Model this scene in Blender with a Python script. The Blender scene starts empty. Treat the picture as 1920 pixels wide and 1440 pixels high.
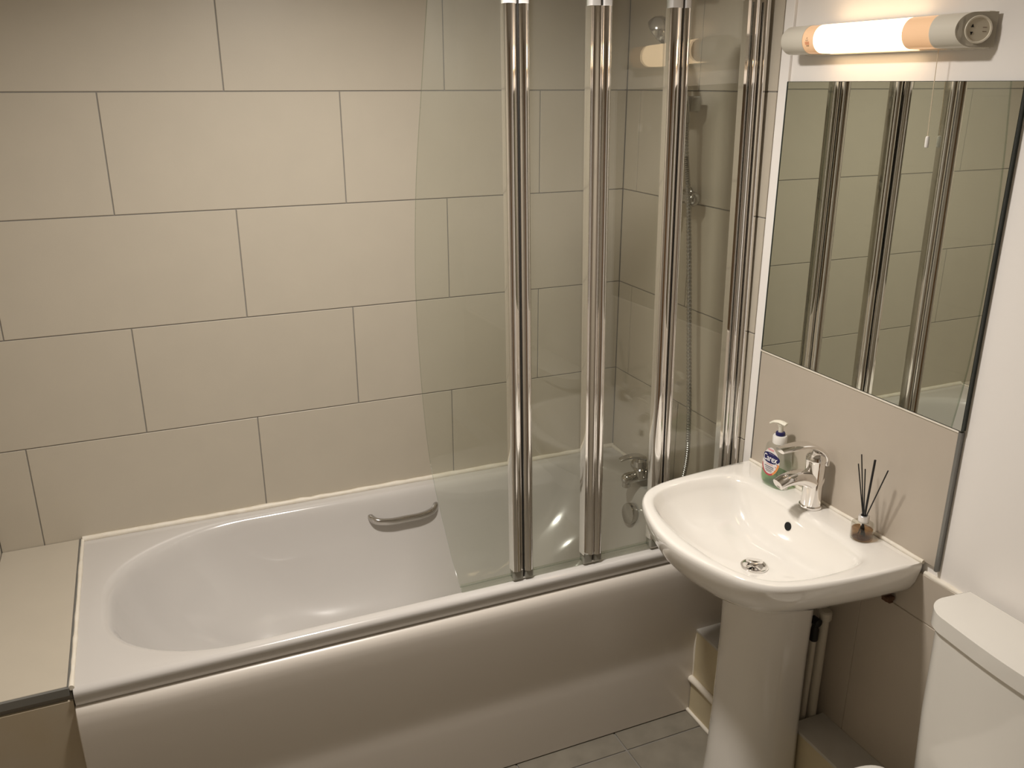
import bpy, bmesh, math, random
from mathutils import Vector, Matrix
random.seed(7)
S = bpy.context.scene
COL = S.collection
PI = math.pi

# ------------------------------------------------------------------ camera, light, exposure
cam_d = bpy.data.cameras.new('camera')
cam_d.sensor_width = 36.0
cam_d.lens = 30.4595
cam_d.clip_start = 0.02
cam = bpy.data.objects.new('camera', cam_d)
COL.objects.link(cam)
cam.location = (-1.44274, -2.45736, 1.78931)
cam.rotation_euler = (1.23686885, 0.000385, -0.40566803)
S.camera = cam

w = bpy.data.worlds.new('world'); S.world = w
w.use_nodes = True
w.node_tree.nodes['Background'].inputs[0].default_value = (0.9, 0.88, 0.85, 1)
w.node_tree.nodes['Background'].inputs[1].default_value = 0.0

S.view_settings.view_transform = 'Standard'
S.view_settings.look = 'None'
S.view_settings.gamma = 1.0
S.view_settings.use_curve_mapping = False
S.view_settings.exposure = 0.0

CEIL_LAMP = (-1.0, -0.95)          # plan position of the round ceiling lamp
CEIL_POWER = 21.0
CEIL_SPREAD = 153
CEIL_COL = (1.0, 0.935, 0.86)
TUBE_RAD = 5.0                    # radiance of the glowing wall lamp tube
TUBE_COL = (1.0, 0.70, 0.40)

# ------------------------------------------------------------------ materials
def mat(name, col, rough=0.5, metal=0.0, spec=0.5, coat=0.0, noise=None, bump=None, emit=None, rnd=0.0):
    m = bpy.data.materials.new(name); m.use_nodes = True
    nt = m.node_tree; b = nt.nodes['Principled BSDF']
    b.inputs['Base Color'].default_value = (*col, 1)
    b.inputs['Roughness'].default_value = rough
    b.inputs['Metallic'].default_value = metal
    b.inputs['Specular IOR Level'].default_value = spec
    b.inputs['Coat Weight'].default_value = coat
    b.inputs['Coat Roughness'].default_value = 0.03
    last = None
    if noise:
        sc, amt, col2 = noise
        tc = nt.nodes.new('ShaderNodeTexCoord')
        nz = nt.nodes.new('ShaderNodeTexNoise'); nz.inputs['Scale'].default_value = sc
        nz.inputs['Detail'].default_value = 6
        nt.links.new(tc.outputs['Object'], nz.inputs['Vector'])
        mr = nt.nodes.new('ShaderNodeMapRange')
        mr.inputs[1].default_value = 0.35; mr.inputs[2].default_value = 0.7
        mr.inputs[3].default_value = 0.0; mr.inputs[4].default_value = amt
        nt.links.new(nz.outputs['Fac'], mr.inputs[0])
        mx = nt.nodes.new('ShaderNodeMix'); mx.data_type = 'RGBA'
        mx.inputs['A'].default_value = (*col, 1); mx.inputs['B'].default_value = (*col2, 1)
        nt.links.new(mr.outputs[0], mx.inputs['Factor'])
        last = mx.outputs['Result']
        if rnd:
            oi = nt.nodes.new('ShaderNodeObjectInfo')
            m2 = nt.nodes.new('ShaderNodeMapRange')
            m2.inputs[3].default_value = 1 - rnd; m2.inputs[4].default_value = 1 + rnd
            nt.links.new(oi.outputs['Random'], m2.inputs[0])
            vm = nt.nodes.new('ShaderNodeVectorMath'); vm.operation = 'SCALE'
            nt.links.new(last, vm.inputs[0]); nt.links.new(m2.outputs[0], vm.inputs['Scale'])
            last = vm.outputs[0]
        nt.links.new(last, b.inputs['Base Color'])
    if bump:
        sc, st = bump
        tc = nt.nodes.new('ShaderNodeTexCoord')
        nz = nt.nodes.new('ShaderNodeTexNoise'); nz.inputs['Scale'].default_value = sc
        nz.inputs['Detail'].default_value = 4
        nt.links.new(tc.outputs['Object'], nz.inputs['Vector'])
        bp = nt.nodes.new('ShaderNodeBump'); bp.inputs['Strength'].default_value = st
        bp.inputs['Distance'].default_value = 0.002
        nt.links.new(nz.outputs['Fac'], bp.inputs['Height'])
        nt.links.new(bp.outputs[0], b.inputs['Normal'])
    if emit:
        b.inputs['Emission Color'].default_value = (*emit[0], 1)
        b.inputs['Emission Strength'].default_value = emit[1]
    return m

def clear_mat(name, tint, gloss=1.0, rough=0.0, haze=0.0):
    """clear pane or plastic: straight-through tint plus a Fresnel mirror reflection"""
    m = bpy.data.materials.new(name); m.use_nodes = True
    nt = m.node_tree; nt.nodes.clear()
    out = nt.nodes.new('ShaderNodeOutputMaterial')
    tr = nt.nodes.new('ShaderNodeBsdfTransparent'); tr.inputs[0].default_value = (*tint, 1)
    gl = nt.nodes.new('ShaderNodeBsdfGlossy'); gl.inputs['Roughness'].default_value = rough
    gl.inputs['Color'].default_value = (gloss, gloss, gloss, 1)
    fr = nt.nodes.new('ShaderNodeFresnel')
    ge = nt.nodes.new('ShaderNodeNewGeometry')          # same reflectance on entering and leaving the sheet
    mi_ = nt.nodes.new('ShaderNodeMapRange'); mi_.inputs[3].default_value = 1.5; mi_.inputs[4].default_value = 1 / 1.5
    nt.links.new(ge.outputs['Backfacing'], mi_.inputs[0]); nt.links.new(mi_.outputs[0], fr.inputs['IOR'])
    mx = nt.nodes.new('ShaderNodeMixShader')
    nt.links.new(fr.outputs[0], mx.inputs[0]); nt.links.new(tr.outputs[0], mx.inputs[1]); nt.links.new(gl.outputs[0], mx.inputs[2])
    last = mx
    if haze:
        df = nt.nodes.new('ShaderNodeBsdfDiffuse'); df.inputs[0].default_value = (0.8, 0.8, 0.78, 1)
        m2 = nt.nodes.new('ShaderNodeMixShader')
        tc = nt.nodes.new('ShaderNodeTexCoord')
        nz = nt.nodes.new('ShaderNodeTexNoise'); nz.inputs['Scale'].default_value = 3.0; nz.inputs['Detail'].default_value = 5
        nt.links.new(tc.outputs['Object'], nz.inputs['Vector'])
        mr = nt.nodes.new('ShaderNodeMapRange'); mr.inputs[1].default_value = 0.4; mr.inputs[2].default_value = 0.75
        mr.inputs[3].default_value = haze * 0.4; mr.inputs[4].default_value = haze
        nt.links.new(nz.outputs['Fac'], mr.inputs[0]); nt.links.new(mr.outputs[0], m2.inputs[0])
        nt.links.new(last.outputs[0], m2.inputs[1]); nt.links.new(df.outputs[0], m2.inputs[2])
        last = m2
    nt.links.new(last.outputs[0], out.inputs[0])
    return m

M = {}
M['tile'] = mat('beige wall tile', (0.54, 0.488, 0.402), 0.36, noise=(9, 0.5, (0.51, 0.462, 0.382)), bump=(300, 0.05), rnd=0.012)
M['grout'] = mat('grey grout', (0.25, 0.235, 0.21), 0.85)
M['pgrout'] = mat('pale grout', (0.50, 0.44, 0.36), 0.8)
M['dado'] = mat('pale wall tile', (0.52, 0.455, 0.38), 0.32, noise=(6, 0.5, (0.47, 0.42, 0.35)), rnd=0.01)
M['paint'] = mat('white wall paint', (0.90, 0.865, 0.83), 0.6, bump=(90, 0.08))
M['ceil'] = mat('ceiling paint', (0.80, 0.79, 0.77), 0.8)
M['floor'] = mat('grey floor tile', (0.25, 0.225, 0.18), 0.45, noise=(14, 0.9, (0.19, 0.17, 0.135)), bump=(60, 0.15), rnd=0.03)
M['acrylic'] = mat('white bath acrylic', (0.61, 0.585, 0.56), 0.16, coat=0.6)
M['panel'] = mat('white bath panel plastic', (0.70, 0.65, 0.59), 0.28, coat=0.25)
M['ceramic'] = mat('white glazed ceramic', (0.86, 0.83, 0.78), 0.12, coat=1.0)
M['chrome'] = mat('polished chrome', (0.88, 0.86, 0.845), 0.07, metal=1.0)
M['dchrome'] = mat('smooth chrome', (0.55, 0.53, 0.50), 0.12, metal=1.0)
M['mirror'] = mat('silvered mirror', (0.70, 0.715, 0.655), 0.004, metal=1.0)
M['mirror_edge'] = mat('dark mirror edge', (0.03, 0.04, 0.035), 0.3)
M['glass'] = clear_mat('screen glass', (0.940, 0.950, 0.925), haze=0.022)
M['glass_edge'] = clear_mat('screen glass edge', (0.62, 0.68, 0.62))
M['seal'] = clear_mat('clear plastic seal', (0.84, 0.86, 0.81), rough=0.15, haze=0.10)
M['cap'] = mat('grey plastic cap', (0.42, 0.405, 0.39), 0.45)
M['capdark'] = mat('dull grey plastic cap', (0.30, 0.29, 0.25), 0.4)
M['sealdark'] = mat('dark hinge seal', (0.03, 0.028, 0.025), 0.5)
M['caulk'] = mat('white silicone', (0.83, 0.78, 0.69), 0.45, noise=(40, 0.5, (0.74, 0.66, 0.52)))
M['trimgrey'] = mat('grey edge trim', (0.23, 0.23, 0.22), 0.4, metal=0.5)
M['cream'] = mat('cream painted board', (0.58, 0.50, 0.34), 0.55, noise=(12, 0.6, (0.50, 0.42, 0.27)))
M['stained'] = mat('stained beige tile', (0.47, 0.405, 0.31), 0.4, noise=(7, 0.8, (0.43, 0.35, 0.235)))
M['boxtile'] = mat('grey boxing tile', (0.50, 0.475, 0.43), 0.4, noise=(25, 0.5, (0.45, 0.42, 0.37)))
M['pvc'] = mat('white pipe plastic', (0.68, 0.63, 0.53), 0.4)
M['black'] = mat('black plastic', (0.006, 0.006, 0.006), 0.5)
M['hole'] = mat('dark hole', (0.004, 0.004, 0.004), 0.9)
M['lampwhite'] = mat('cream lamp plastic', (0.74, 0.70, 0.61), 0.35)
M['socket'] = mat('lightened socket face', (0.80, 0.74, 0.62), 0.4)  # lighter than the housing, making up in colour for light missing there
M['socketshade'] = mat('socket well with painted shade', (0.66, 0.60, 0.48), 0.45)  # darker copy of the face colour: recess shade painted on a flat disc
M['tube'] = mat('glowing tube', (0.9, 0.8, 0.7), 0.3, emit=(TUBE_COL, TUBE_RAD))
M['tubedim'] = mat('dim end of glowing tube', (0.85, 0.62, 0.42), 0.25, emit=((1.0, 0.50, 0.22), 0.33))
M['dome'] = mat('glowing lamp dome', (0.9, 0.9, 0.88), 0.3, emit=(CEIL_COL, 8.0))
M['printred'] = mat('red print', (0.72, 0.26, 0.13), 0.6)
M['printdark'] = mat('dark print', (0.18, 0.10, 0.06), 0.6)
M['bottle'] = clear_mat('clear bottle plastic', (0.90, 0.905, 0.89), rough=0.03, haze=0.10)
M['soap'] = clear_mat('green soap', (0.44, 0.68, 0.38), rough=0.02, haze=0.08)
M['pump'] = mat('translucent white pump', (0.80, 0.77, 0.66), 0.35)
M['collar'] = mat('white pump collar', (0.82, 0.80, 0.76), 0.4)
M['navy'] = mat('navy blue', (0.012, 0.012, 0.09), 0.4)
M['labelw'] = mat('white label', (0.74, 0.70, 0.68), 0.45)
M['labelr'] = mat('crimson label band', (0.48, 0.05, 0.07), 0.45)
M['labelo'] = mat('orange label band', (0.75, 0.28, 0.08), 0.45)
M['labelp'] = mat('pink label print', (0.70, 0.32, 0.33), 0.45)
M['labelg'] = mat('grey label print', (0.20, 0.20, 0.24), 0.45)
M['white'] = mat('white print', (0.85, 0.84, 0.86), 0.45)
M['vial'] = clear_mat('diffuser glass', (0.83, 0.83, 0.80), rough=0.0)
M['oil'] = clear_mat('amber oil', (0.60, 0.44, 0.28), rough=0.0, haze=0.02)
M['silver'] = mat('brushed silver collar', (0.80, 0.78, 0.77), 0.28, metal=0.7)
M['cord'] = mat('pull cord', (0.72, 0.62, 0.46), 0.7)
M['toilet'] = mat('white toilet ceramic', (0.80, 0.775, 0.72), 0.16, coat=0.5)
M['rust'] = mat('rusty bracket', (0.10, 0.045, 0.02), 0.8)
M['hose'] = mat('ribbed chrome hose', (0.42, 0.41, 0.39), 0.25, metal=1.0)
M['smoke'] = mat('grey chrome handset', (0.50, 0.49, 0.47), 0.15, metal=0.9)
M['door'] = mat('brown wooden door', (0.20, 0.115, 0.055), 0.4)
M['farwall'] = mat('beige wall paint', (0.62, 0.58, 0.52), 0.6)

# ------------------------------------------------------------------ mesh helpers
def V(*a): return Vector(a)

def obj(name, bm, m, parent=None, smooth=35, local=False):
    me = bpy.data.meshes.new(name)
    bmesh.ops.recalc_face_normals(bm, faces=bm.faces[:])
    bm.to_mesh(me); bm.free()
    if smooth:
        for p in me.polygons: p.use_smooth = True
        me.set_sharp_from_angle(angle=math.radians(smooth))
    ms = m if isinstance(m, (list, tuple)) else [m]
    for x in ms: me.materials.append(M[x])
    o = bpy.data.objects.new(name, me); COL.objects.link(o)
    if parent is not None:
        if not local:
            off = parent.location if parent.parent is None else parent.location + parent.parent.location
            me.transform(Matrix.Translation(-off))
        o.parent = parent
    return o

def tag(o, label=None, cat=None, group=None, kind=None):
    if label: o['label'] = label
    if cat: o['category'] = cat
    if group: o['group'] = group
    if kind: o['kind'] = kind
    return o

def thing(name, label, cat, loc):
    e = bpy.data.objects.new(name, None); COL.objects.link(e)
    e.location = loc; e.empty_display_size = 0.05
    return tag(e, label, cat)

def box(bm, x0, x1, y0, y1, z0, z1, bev=0.0, seg=2):
    vs = [bm.verts.new((x, y, z)) for x in (x0, x1) for y in (y0, y1) for z in (z0, z1)]
    f = [(0, 1, 3, 2), (4, 6, 7, 5), (0, 4, 5, 1), (2, 3, 7, 6), (0, 2, 6, 4), (1, 5, 7, 3)]
    fs = [bm.faces.new([vs[i] for i in q]) for q in f]
    if bev:
        es = list({e for q in fs for e in q.edges})
        bmesh.ops.bevel(bm, geom=es, offset=bev, segments=seg, affect='EDGES', profile=0.5)

def bx(*a, **k):
    bm = bmesh.new(); box(bm, *a, **k); return bm

def loft(bm, rings, closed=True, cap0=True, cap1=True, fan0=None, fan1=None):
    vr = [[bm.verts.new(p) for p in r] for r in rings]
    n = len(vr[0])
    for a, b in zip(vr[:-1], vr[1:]):
        for i in range(n if closed else n - 1):
            j = (i + 1) % n
            bm.faces.new((a[i], a[j], b[j], b[i]))
    if fan0 is not None:
        c = bm.verts.new(fan0)
        for i in range(n): bm.faces.new((c, vr[0][(i + 1) % n], vr[0][i]))
    elif cap0 and closed: bm.faces.new(list(reversed(vr[0])))
    if fan1 is not None:
        c = bm.verts.new(fan1)
        for i in range(n): bm.faces.new((c, vr[-1][i], vr[-1][(i + 1) % n]))
    elif cap1 and closed: bm.faces.new(vr[-1])
    return vr

def catmull(pts, n=8, closed=False):
    P = [Vector(p) for p in pts]; out = []
    m = len(P)
    rng = range(m) if closed else range(m - 1)
    for i in rng:
        if closed: p0, p1, p2, p3 = P[i - 1], P[i], P[(i + 1) % m], P[(i + 2) % m]
        else:
            p1, p2 = P[i], P[i + 1]
            p0 = P[i - 1] if i else p1 * 2 - p2
            p3 = P[i + 2] if i + 2 < m else p2 * 2 - p1
        for k in range(n):
            t = k / n
            out.append(0.5 * ((2 * p1) + (p2 - p0) * t + (2 * p0 - 5 * p1 + 4 * p2 - p3) * t * t + (3 * p1 - p0 - 3 * p2 + p3) * t ** 3))
    if not closed: out.append(P[-1].copy())
    return out

def sweep(bm, path, rad, seg=16, up=None, cap=True, sq=2.0):
    """tube along path; rad: number, list of numbers or list of (a, b) half sizes across side/up"""
    P = [Vector(p) for p in path]; n = len(P); rings = []
    nrm = None
    for i in range(n):
        t = (P[min(i + 1, n - 1)] - P[max(i - 1, 0)]).normalized()
        if up is not None:
            s = t.cross(Vector(up)).normalized(); u = s.cross(t).normalized()
        else:
            if nrm is None:
                h = Vector((0, 0, 1)) if abs(t.z) < 0.9 else Vector((1, 0, 0))
                nrm = (h - t * h.dot(t)).normalized()
            else: nrm = (nrm - t * nrm.dot(t)).normalized()
            u = nrm; s = t.cross(u).normalized()
        r = rad[i] if isinstance(rad, (list, tuple)) else rad
        a, b = r if isinstance(r, (list, tuple)) else (r, r)
        ring = []
        for k in range(seg):
            an = 2 * PI * k / seg; c, d = math.cos(an), math.sin(an)
            c = math.copysign(abs(c) ** (2 / sq), c); d = math.copysign(abs(d) ** (2 / sq), d)
            ring.append(P[i] + s * a * c + u * b * d)
        rings.append(ring)
    loft(bm, rings, cap0=cap, cap1=cap)

def lathe(bm, prof, c, axis=(0, 0, 1), seg=40, cap0=True, cap1=True):
    """prof: list of (radius, height along axis)"""
    ax = Vector(axis).normalized()
    h = Vector((1, 0, 0)) if abs(ax.x) < 0.8 else Vector((0, 1, 0))
    u = (h - ax * h.dot(ax)).normalized(); v = ax.cross(u)
    c = Vector(c); rings = []
    for r, z in prof:
        rings.append([c + ax * z + (u * math.cos(2 * PI * k / seg) + v * math.sin(2 * PI * k / seg)) * max(r, 1e-5) for k in range(seg)])
    loft(bm, rings, cap0=cap0, cap1=cap1)

def lz(*a, **k):
    bm = bmesh.new(); lathe(bm, *a, **k); return bm

def sw(*a, **k):
    bm = bmesh.new(); sweep(bm, *a, **k); return bm

def rrect(x0, x1, y0, y1, r, n=8):
    """rounded rectangle, r = radii at (x1,y1), (x0,y1), (x0,y0), (x1,y0)"""
    if not isinstance(r, (list, tuple)): r = [r] * 4
    cs = [(x1, y1, -1, -1, 0), (x0, y1, 1, -1, 90), (x0, y0, 1, 1, 180), (x1, y0, -1, 1, 270)]
    pts = []
    for (x, y, sx, sy, a0), q in zip(cs, r):
        rx, ry = q if isinstance(q, (list, tuple)) else (q, q)
        for k in range(n + 1):
            a = math.radians(a0 + 90 * k / n)
            pts.append((x + sx * rx + rx * math.cos(a), y + sy * ry + ry * math.sin(a)))
    return pts

def ray_outline(poly, c, dirs):
    out = []
    m = len(poly)
    for dx, dy in dirs:
        best = 0
        for i in range(m):
            ax, ay = poly[i]; bx_, by = poly[(i + 1) % m]
            ex, ey = bx_ - ax, by - ay
            den = dx * ey - dy * ex
            if abs(den) < 1e-12: continue
            t = ((ax - c[0]) * ey - (ay - c[1]) * ex) / den
            s = ((ax - c[0]) * dy - (ay - c[1]) * dx) / den
            if -1e-9 <= s <= 1 + 1e-9 and t > best: best = t
        out.append((c[0] + dx * best, c[1] + dy * best))
    return out

def prism(bm, pts, z0, z1, bev=0.0, seg=3):
    a = [bm.verts.new((x, y, z0)) for x, y in pts]; b = [bm.verts.new((x, y, z1)) for x, y in pts]
    n = len(pts)
    for i in range(n): bm.faces.new((a[i], a[(i + 1) % n], b[(i + 1) % n], b[i]))
    f0 = bm.faces.new(list(reversed(a))); f1 = bm.faces.new(b)
    if bev:
        bmesh.ops.bevel(bm, geom=list(f1.edges) + list(f0.edges), offset=bev, segments=seg, affect='EDGES', profile=0.5)

# ------------------------------------------------------------------ tiles
TILE_T = 0.008
_tc = {}
def tile_mesh(wd, ht, m):
    key = (round(wd, 4), round(ht, 4), m)
    if key not in _tc:
        bm = bx(-wd / 2, wd / 2, -ht / 2, ht / 2, -TILE_T / 2, TILE_T / 2, bev=0.0009, seg=1)
        bmesh.ops.recalc_face_normals(bm, faces=bm.faces[:])
        me = bpy.data.meshes.new('tile'); bm.to_mesh(me); bm.free()
        me.materials.append(M[m]); _tc[key] = me
    return _tc[key]

ROT = {'back': Matrix(((1, 0, 0), (0, 0, -1), (0, 1, 0))),      # local x -> X, y -> Z, face -> -Y
       'right': Matrix(((0, 0, -1), (-1, 0, 0), (0, 1, 0))),    # local x -> -Y, y -> Z, face -> -X
       'left': Matrix(((0, 0, 1), (1, 0, 0), (0, 1, 0))),       # face -> +X
       'up': Matrix.Identity(3)}
def tile(parent, orient, centre, wd, ht, m='tile'):
    o = bpy.data.objects.new('tile', tile_mesh(wd, ht, m)); COL.objects.link(o)
    o.parent = parent
    o.rotation_euler = ROT[orient].to_euler()
    n = ROT[orient] @ Vector((0, 0, 1))
    o.location = Vector(centre) - n * (TILE_T / 2) - parent.location
    return o

def tile_rows(parent, orient, plane, u0, u1, rows, joints, g=0.003, m='tile'):
    """rows: list of (z0, z1); joints: u-positions of the vertical joints of each row"""
    for (z0, z1), js in zip(rows, joints):
        us = [u0] + sorted(j for j in js if u0 + 0.004 < j < u1 - 0.004) + [u1]
        for a, b in zip(us[:-1], us[1:]):
            cu, cz = (a + b) / 2, (z0 + z1) / 2
            c = {'back': (cu, plane, cz), 'right': (plane, cu, cz), 'left': (plane, cu, cz), 'up': (cu, cz, plane)}[orient]
            tile(parent, orient, c, b - a - g, z1 - z0 - g, m)

def struct(name, bm, m, smooth=0):
    o = obj(name, bm, m, smooth=smooth); o['kind'] = 'structure'; return o

XL, YF, ZC = -1.90, -2.85, 2.34
floor = struct('floor', bx(XL - .05, .06, YF - .05, .06, -.05, -.0035), 'grout')
ceiling = struct('ceiling', bx(XL - .05, .06, YF - .05, .06, ZC, ZC + .05), 'ceil')
wall_back = struct('wall_back', bx(XL - .05, .06, .002, .06, -.004, ZC), 'grout')
wall_right = struct('wall_right', bx(.008, .06, YF, .002, -.004, ZC), 'paint')
wall_left = struct('wall_left', bx(XL - .05, XL - .008, YF, .002, -.004, ZC), 'paint')
wall_front = struct('wall_front', bx(XL - .05, .06, YF - .05, YF, -.004, ZC), 'farwall')
door_1 = struct('door_1', bx(-1.52, -.70, YF, YF + .03, .0, 2.03, bev=.004), 'door')

# back wall tiles: 600 x 300 half bond
Z0 = 0.87
rows = [(0.575, 0.87), (0.87, 1.17), (1.17, 1.47), (1.47, 1.77), (1.77, 2.07), (2.07, 2.34)]
jo = [[-.2954 - .3 * k for k in range(12) if k % 2 == par] for par in (1, 0, 1, 0, 1, 0)]
tile_rows(wall_back, 'back', 0.0, XL, 0.0, rows, jo)
# right wall, bath end: grout bed and tiles out to the screen
obj('grout_bed', bx(.002, .008, -.698, .001, .0, ZC), 'grout', wall_right, smooth=0)
jr = [[-.08 - .3 * k for k in range(2) if k % 2 == par] for par in (1, 0, 1, 0, 1, 0)]
tile_rows(wall_right, 'right', 0.0, -.702, 0.0, rows, jr)
# right wall dado below the basin and behind the toilet
obj('grout_bed', bx(.002, .008, YF + .001, -.702, .0, .798), 'pgrout', wall_right, smooth=0)
tile_rows(wall_right, 'right', 0.0, YF, -.702, [(.0, .092), (.092, .692), (.692, .80)],
          [[-1.17 + .3 - .3 * k for k in range(8)], [-1.17 + .3 - .3 * k for k in range(8)], [-1.47 + .6 - .6 * k for k in range(4)]], g=.0025, m='dado')
# left wall tiles over the bath
obj('grout_bed', bx(XL - .008, XL - .002, YF, .001, .0, ZC), 'grout', wall_left, smooth=0)
lrows = [(.0, .27), (.27, .575)] + rows
tile_rows(wall_left, 'left', XL, YF, 0.0, lrows, [[-.25 - .3 * k for k in range(10) if k % 2 == r % 2] for r in range(len(lrows))])
# floor tiles
fy = [-.70 + .25, -.763, -1.073, -1.383, -1.693, -2.003, -2.313, -2.623, YF]
fx = sorted([-.36 + .311 * k for k in range(-6, 3)])
for a, b in zip(fy[1:], fy[:-1]):
    xs = [XL] + [x for x in fx if XL < x < 0] + [0.0]
    for c, d in zip(xs[:-1], xs[1:]):
        tile(floor, 'up', ((c + d) / 2, (a + b) / 2, 0), d - c - .005, abs(b - a) - .005, 'floor')

# tiled ledge at the head of the bath
wall_ledge = struct('wall_ledge', bx(XL, -1.7015, -.684, .0, .0, .574), 'grout')
tile(wall_ledge, 'up', ((XL - 1.707) / 2, -.343, .583), 1.9 - 1.707 - .003, .686 - .003)
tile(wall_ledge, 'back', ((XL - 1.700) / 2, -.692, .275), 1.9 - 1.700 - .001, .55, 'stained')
obj('edge_trim', bx(XL, -1.705, -.6935, -.6865, .564, .5835, bev=.001), 'trimgrey', wall_ledge, smooth=0)
obj('edge_trim', bx(-1.7075, -1.7035, -.69, -.002, .575, .5835), 'trimgrey', wall_ledge, smooth=0)

# ------------------------------------------------------------------ silicone beads (trim)
def bead(name, pts, r, seg=8, wob=.0008):
    P = [Vector(p) for p in pts]; path = []
    for a, b in zip(P[:-1], P[1:]):
        n = max(2, int((b - a).length / .03))
        for k in range(n): path.append(a.lerp(b, k / n))
    path.append(P[-1])
    path = [p + Vector((0, 0, random.uniform(-wob, wob))) for p in path]
    rr = [r * random.uniform(.85, 1.15) for _ in path]
    bm = sw(path, rr, seg)
    o = obj(name, bm, 'caulk', smooth=60); o['kind'] = 'structure'; return o
bead('trim_1', [(-1.70, -.004, .582), (-.002, -.004, .582)], .0085)
bead('trim_2', [(-1.700, -.004, .580), (-1.700, -.69, .580)], .0055)
bead('trim_3', [(-.004, -.004, .580), (-.004, -.69, .580)], .006)
bead('trim_4', [(-.002, -.737, .828), (-.002, -1.318, .828)], .005)
bead('trim_5', [(.004, -.705, .801), (.004, -.735, .801)], .006)
bead('trim_6', [(.006, -1.32, .801), (.006, YF + .02, .801)], .006)
bead('trim_7', [(-.106, -.692, .118), (-.106, -.93, .118)], .011)
bead('trim_8', [(-.108, -.690, .004), (-.108, -.94, .004)], .006)
bead('trim_9', [(-.098, -.689, .01), (-.098, -.691, .28), (-.02, -.692, .285)], .004)
# white strip between the bath tiles and the mirror
struct('trim_10', bx(.0, .0085, -.7355, -.7035, .803, ZC, bev=.002), 'paint')

# ------------------------------------------------------------------ bathtub
tub = thing('bathtub', 'white acrylic bathtub with moulded front panel along the tiled back wall', 'bathtub', (-.85, -.35, 0))
c = (-.87, -.345)
NB = 200
corn = [(-1.70, -.70), (-1.70, -.001), (-.001, -.001), (-.001, -.70)]
angs = [2 * PI * k / NB for k in range(NB)]
dirs = [(.85 * math.cos(a), .35 * math.sin(a)) for a in angs]
dirs += [(x - c[0], y - c[1]) for x, y in corn]
dirs.sort(key=lambda d: math.atan2(d[1], d[0]))
outer = ray_outline(rrect(-1.70, -.001, -.70, -.001, .006, 3), c, dirs)
inner = ray_outline(rrect(-1.650, -.075, -.672, -.040, [(.10, .12), (.36, .29), (.30, .24), (.10, .12)], 14), c, dirs)
bott = ray_outline(rrect(-1.34, -.30, -.47, -.26, [.09, .104, .104, .09], 18), c, dirs)
def lerp2(A, B, k, z): return [(a[0] + (b[0] - a[0]) * k, a[1] + (b[1] - a[1]) * k, z) for a, b in zip(A, B)]
def inset(A, d, z):
    out = []
    for x, y in A:
        out.append((x, max(y, -.70 + d), z))
    return out
rings = [inset(outer, .020, .534), inset(outer, .0085, .534), inset(outer, .006, .538), inset(outer, .0015, .558), inset(outer, .0005, .565), inset(outer, .0015, .5695),
         inset(outer, .0045, .5735), inset(outer, .009, .5765), inset(outer, .015, .578)]
rim = [(x, y) for x, y, z in rings[-1]]
for k in (.02, .12, .5): rings.append(lerp2(rim, inner, k, .578))
for k, z in [(0, .578), (.02, .5765), (.04, .573), (.06, .567), (.08, .556), (.10, .540), (.13, .512), (.18, .474), (.26, .425), (.35, .385), (.45, .349), (.55, .321), (.65, .299), (.75, .281), (.85, .269), (1, .262)]:
    rings.append(lerp2(inner, bott, k, z))
rings.append(lerp2(bott, [c] * len(bott), .5, .259))
bm = bmesh.new()
loft(bm, rings, cap0=False, fan1=(c[0], c[1], .258))
obj('tub_shell', bm, 'acrylic', tub, smooth=50)
# front panel: rolled top, upper face leaning back, plinth below
prof = [(-.676, .5325), (-.690, .5315), (-.700, .527), (-.7065, .518), (-.7095, .506), (-.7105, .49), (-.709, .45), (-.704, .38), (-.697, .30), (-.6925, .26), (-.690, .235),
        (-.6895, .215), (-.6905, .195), (-.6915, .17), (-.691, .08), (-.690, .004), (-.676, .004), (-.676, .2), (-.676, .528)]
bm = bmesh.new()
xs = [-1.6995, -1.6975] + [-1.69 + .168 * k for k in range(1, 10)] + [-.012]
rings = []
for i, x in enumerate(xs):
    d = .0025 if i == 0 else 0
    rings.append([(x, y + d, z) for y, z in prof])
loft(bm, rings)
obj('front_panel', bm, 'panel', tub, smooth=50)
# grab handle on the far inner side
gp = catmull([(-.893, -.038, .513), (-.896, -.066, .512), (-.880, -.086, .505), (-.84, -.094, .500), (-.79, -.095, .500), (-.74, -.094, .500), (-.70, -.086, .505), (-.683, -.066, .512), (-.687, -.038, .513)], 6)
gh = obj('grab_handle', sw(gp, [(.0085 + .002 * abs(2 * k / (len(gp) - 1) - 1) ** 4, .0105 + .003 * abs(2 * k / (len(gp) - 1) - 1) ** 4) for k in range(len(gp))], 14, up=(0, 0, 1), sq=3), 'dchrome', tub, smooth=60)
gh['label'] = 'curved chrome grab handle'
# overflow
bm = lz([(.030, 0), (.033, .003), (.034, .012), (.034, .020), (.033, .0225), (.030, .0235), (.0, .0236)], (-.108, -.331, .492), (-1, 0, .12), seg=44)
o = obj('overflow_cover', bm, 'dchrome', tub); o['label'] = 'round chrome overflow cover'
bm = lz([(.034, 0), (.034, .003), (.024, .004), (.022, .002), (0, .002)], (-.30, -.355, .262), (0, 0, 1), seg=36)
obj('bath_waste', bm, 'chrome', tub)

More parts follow.
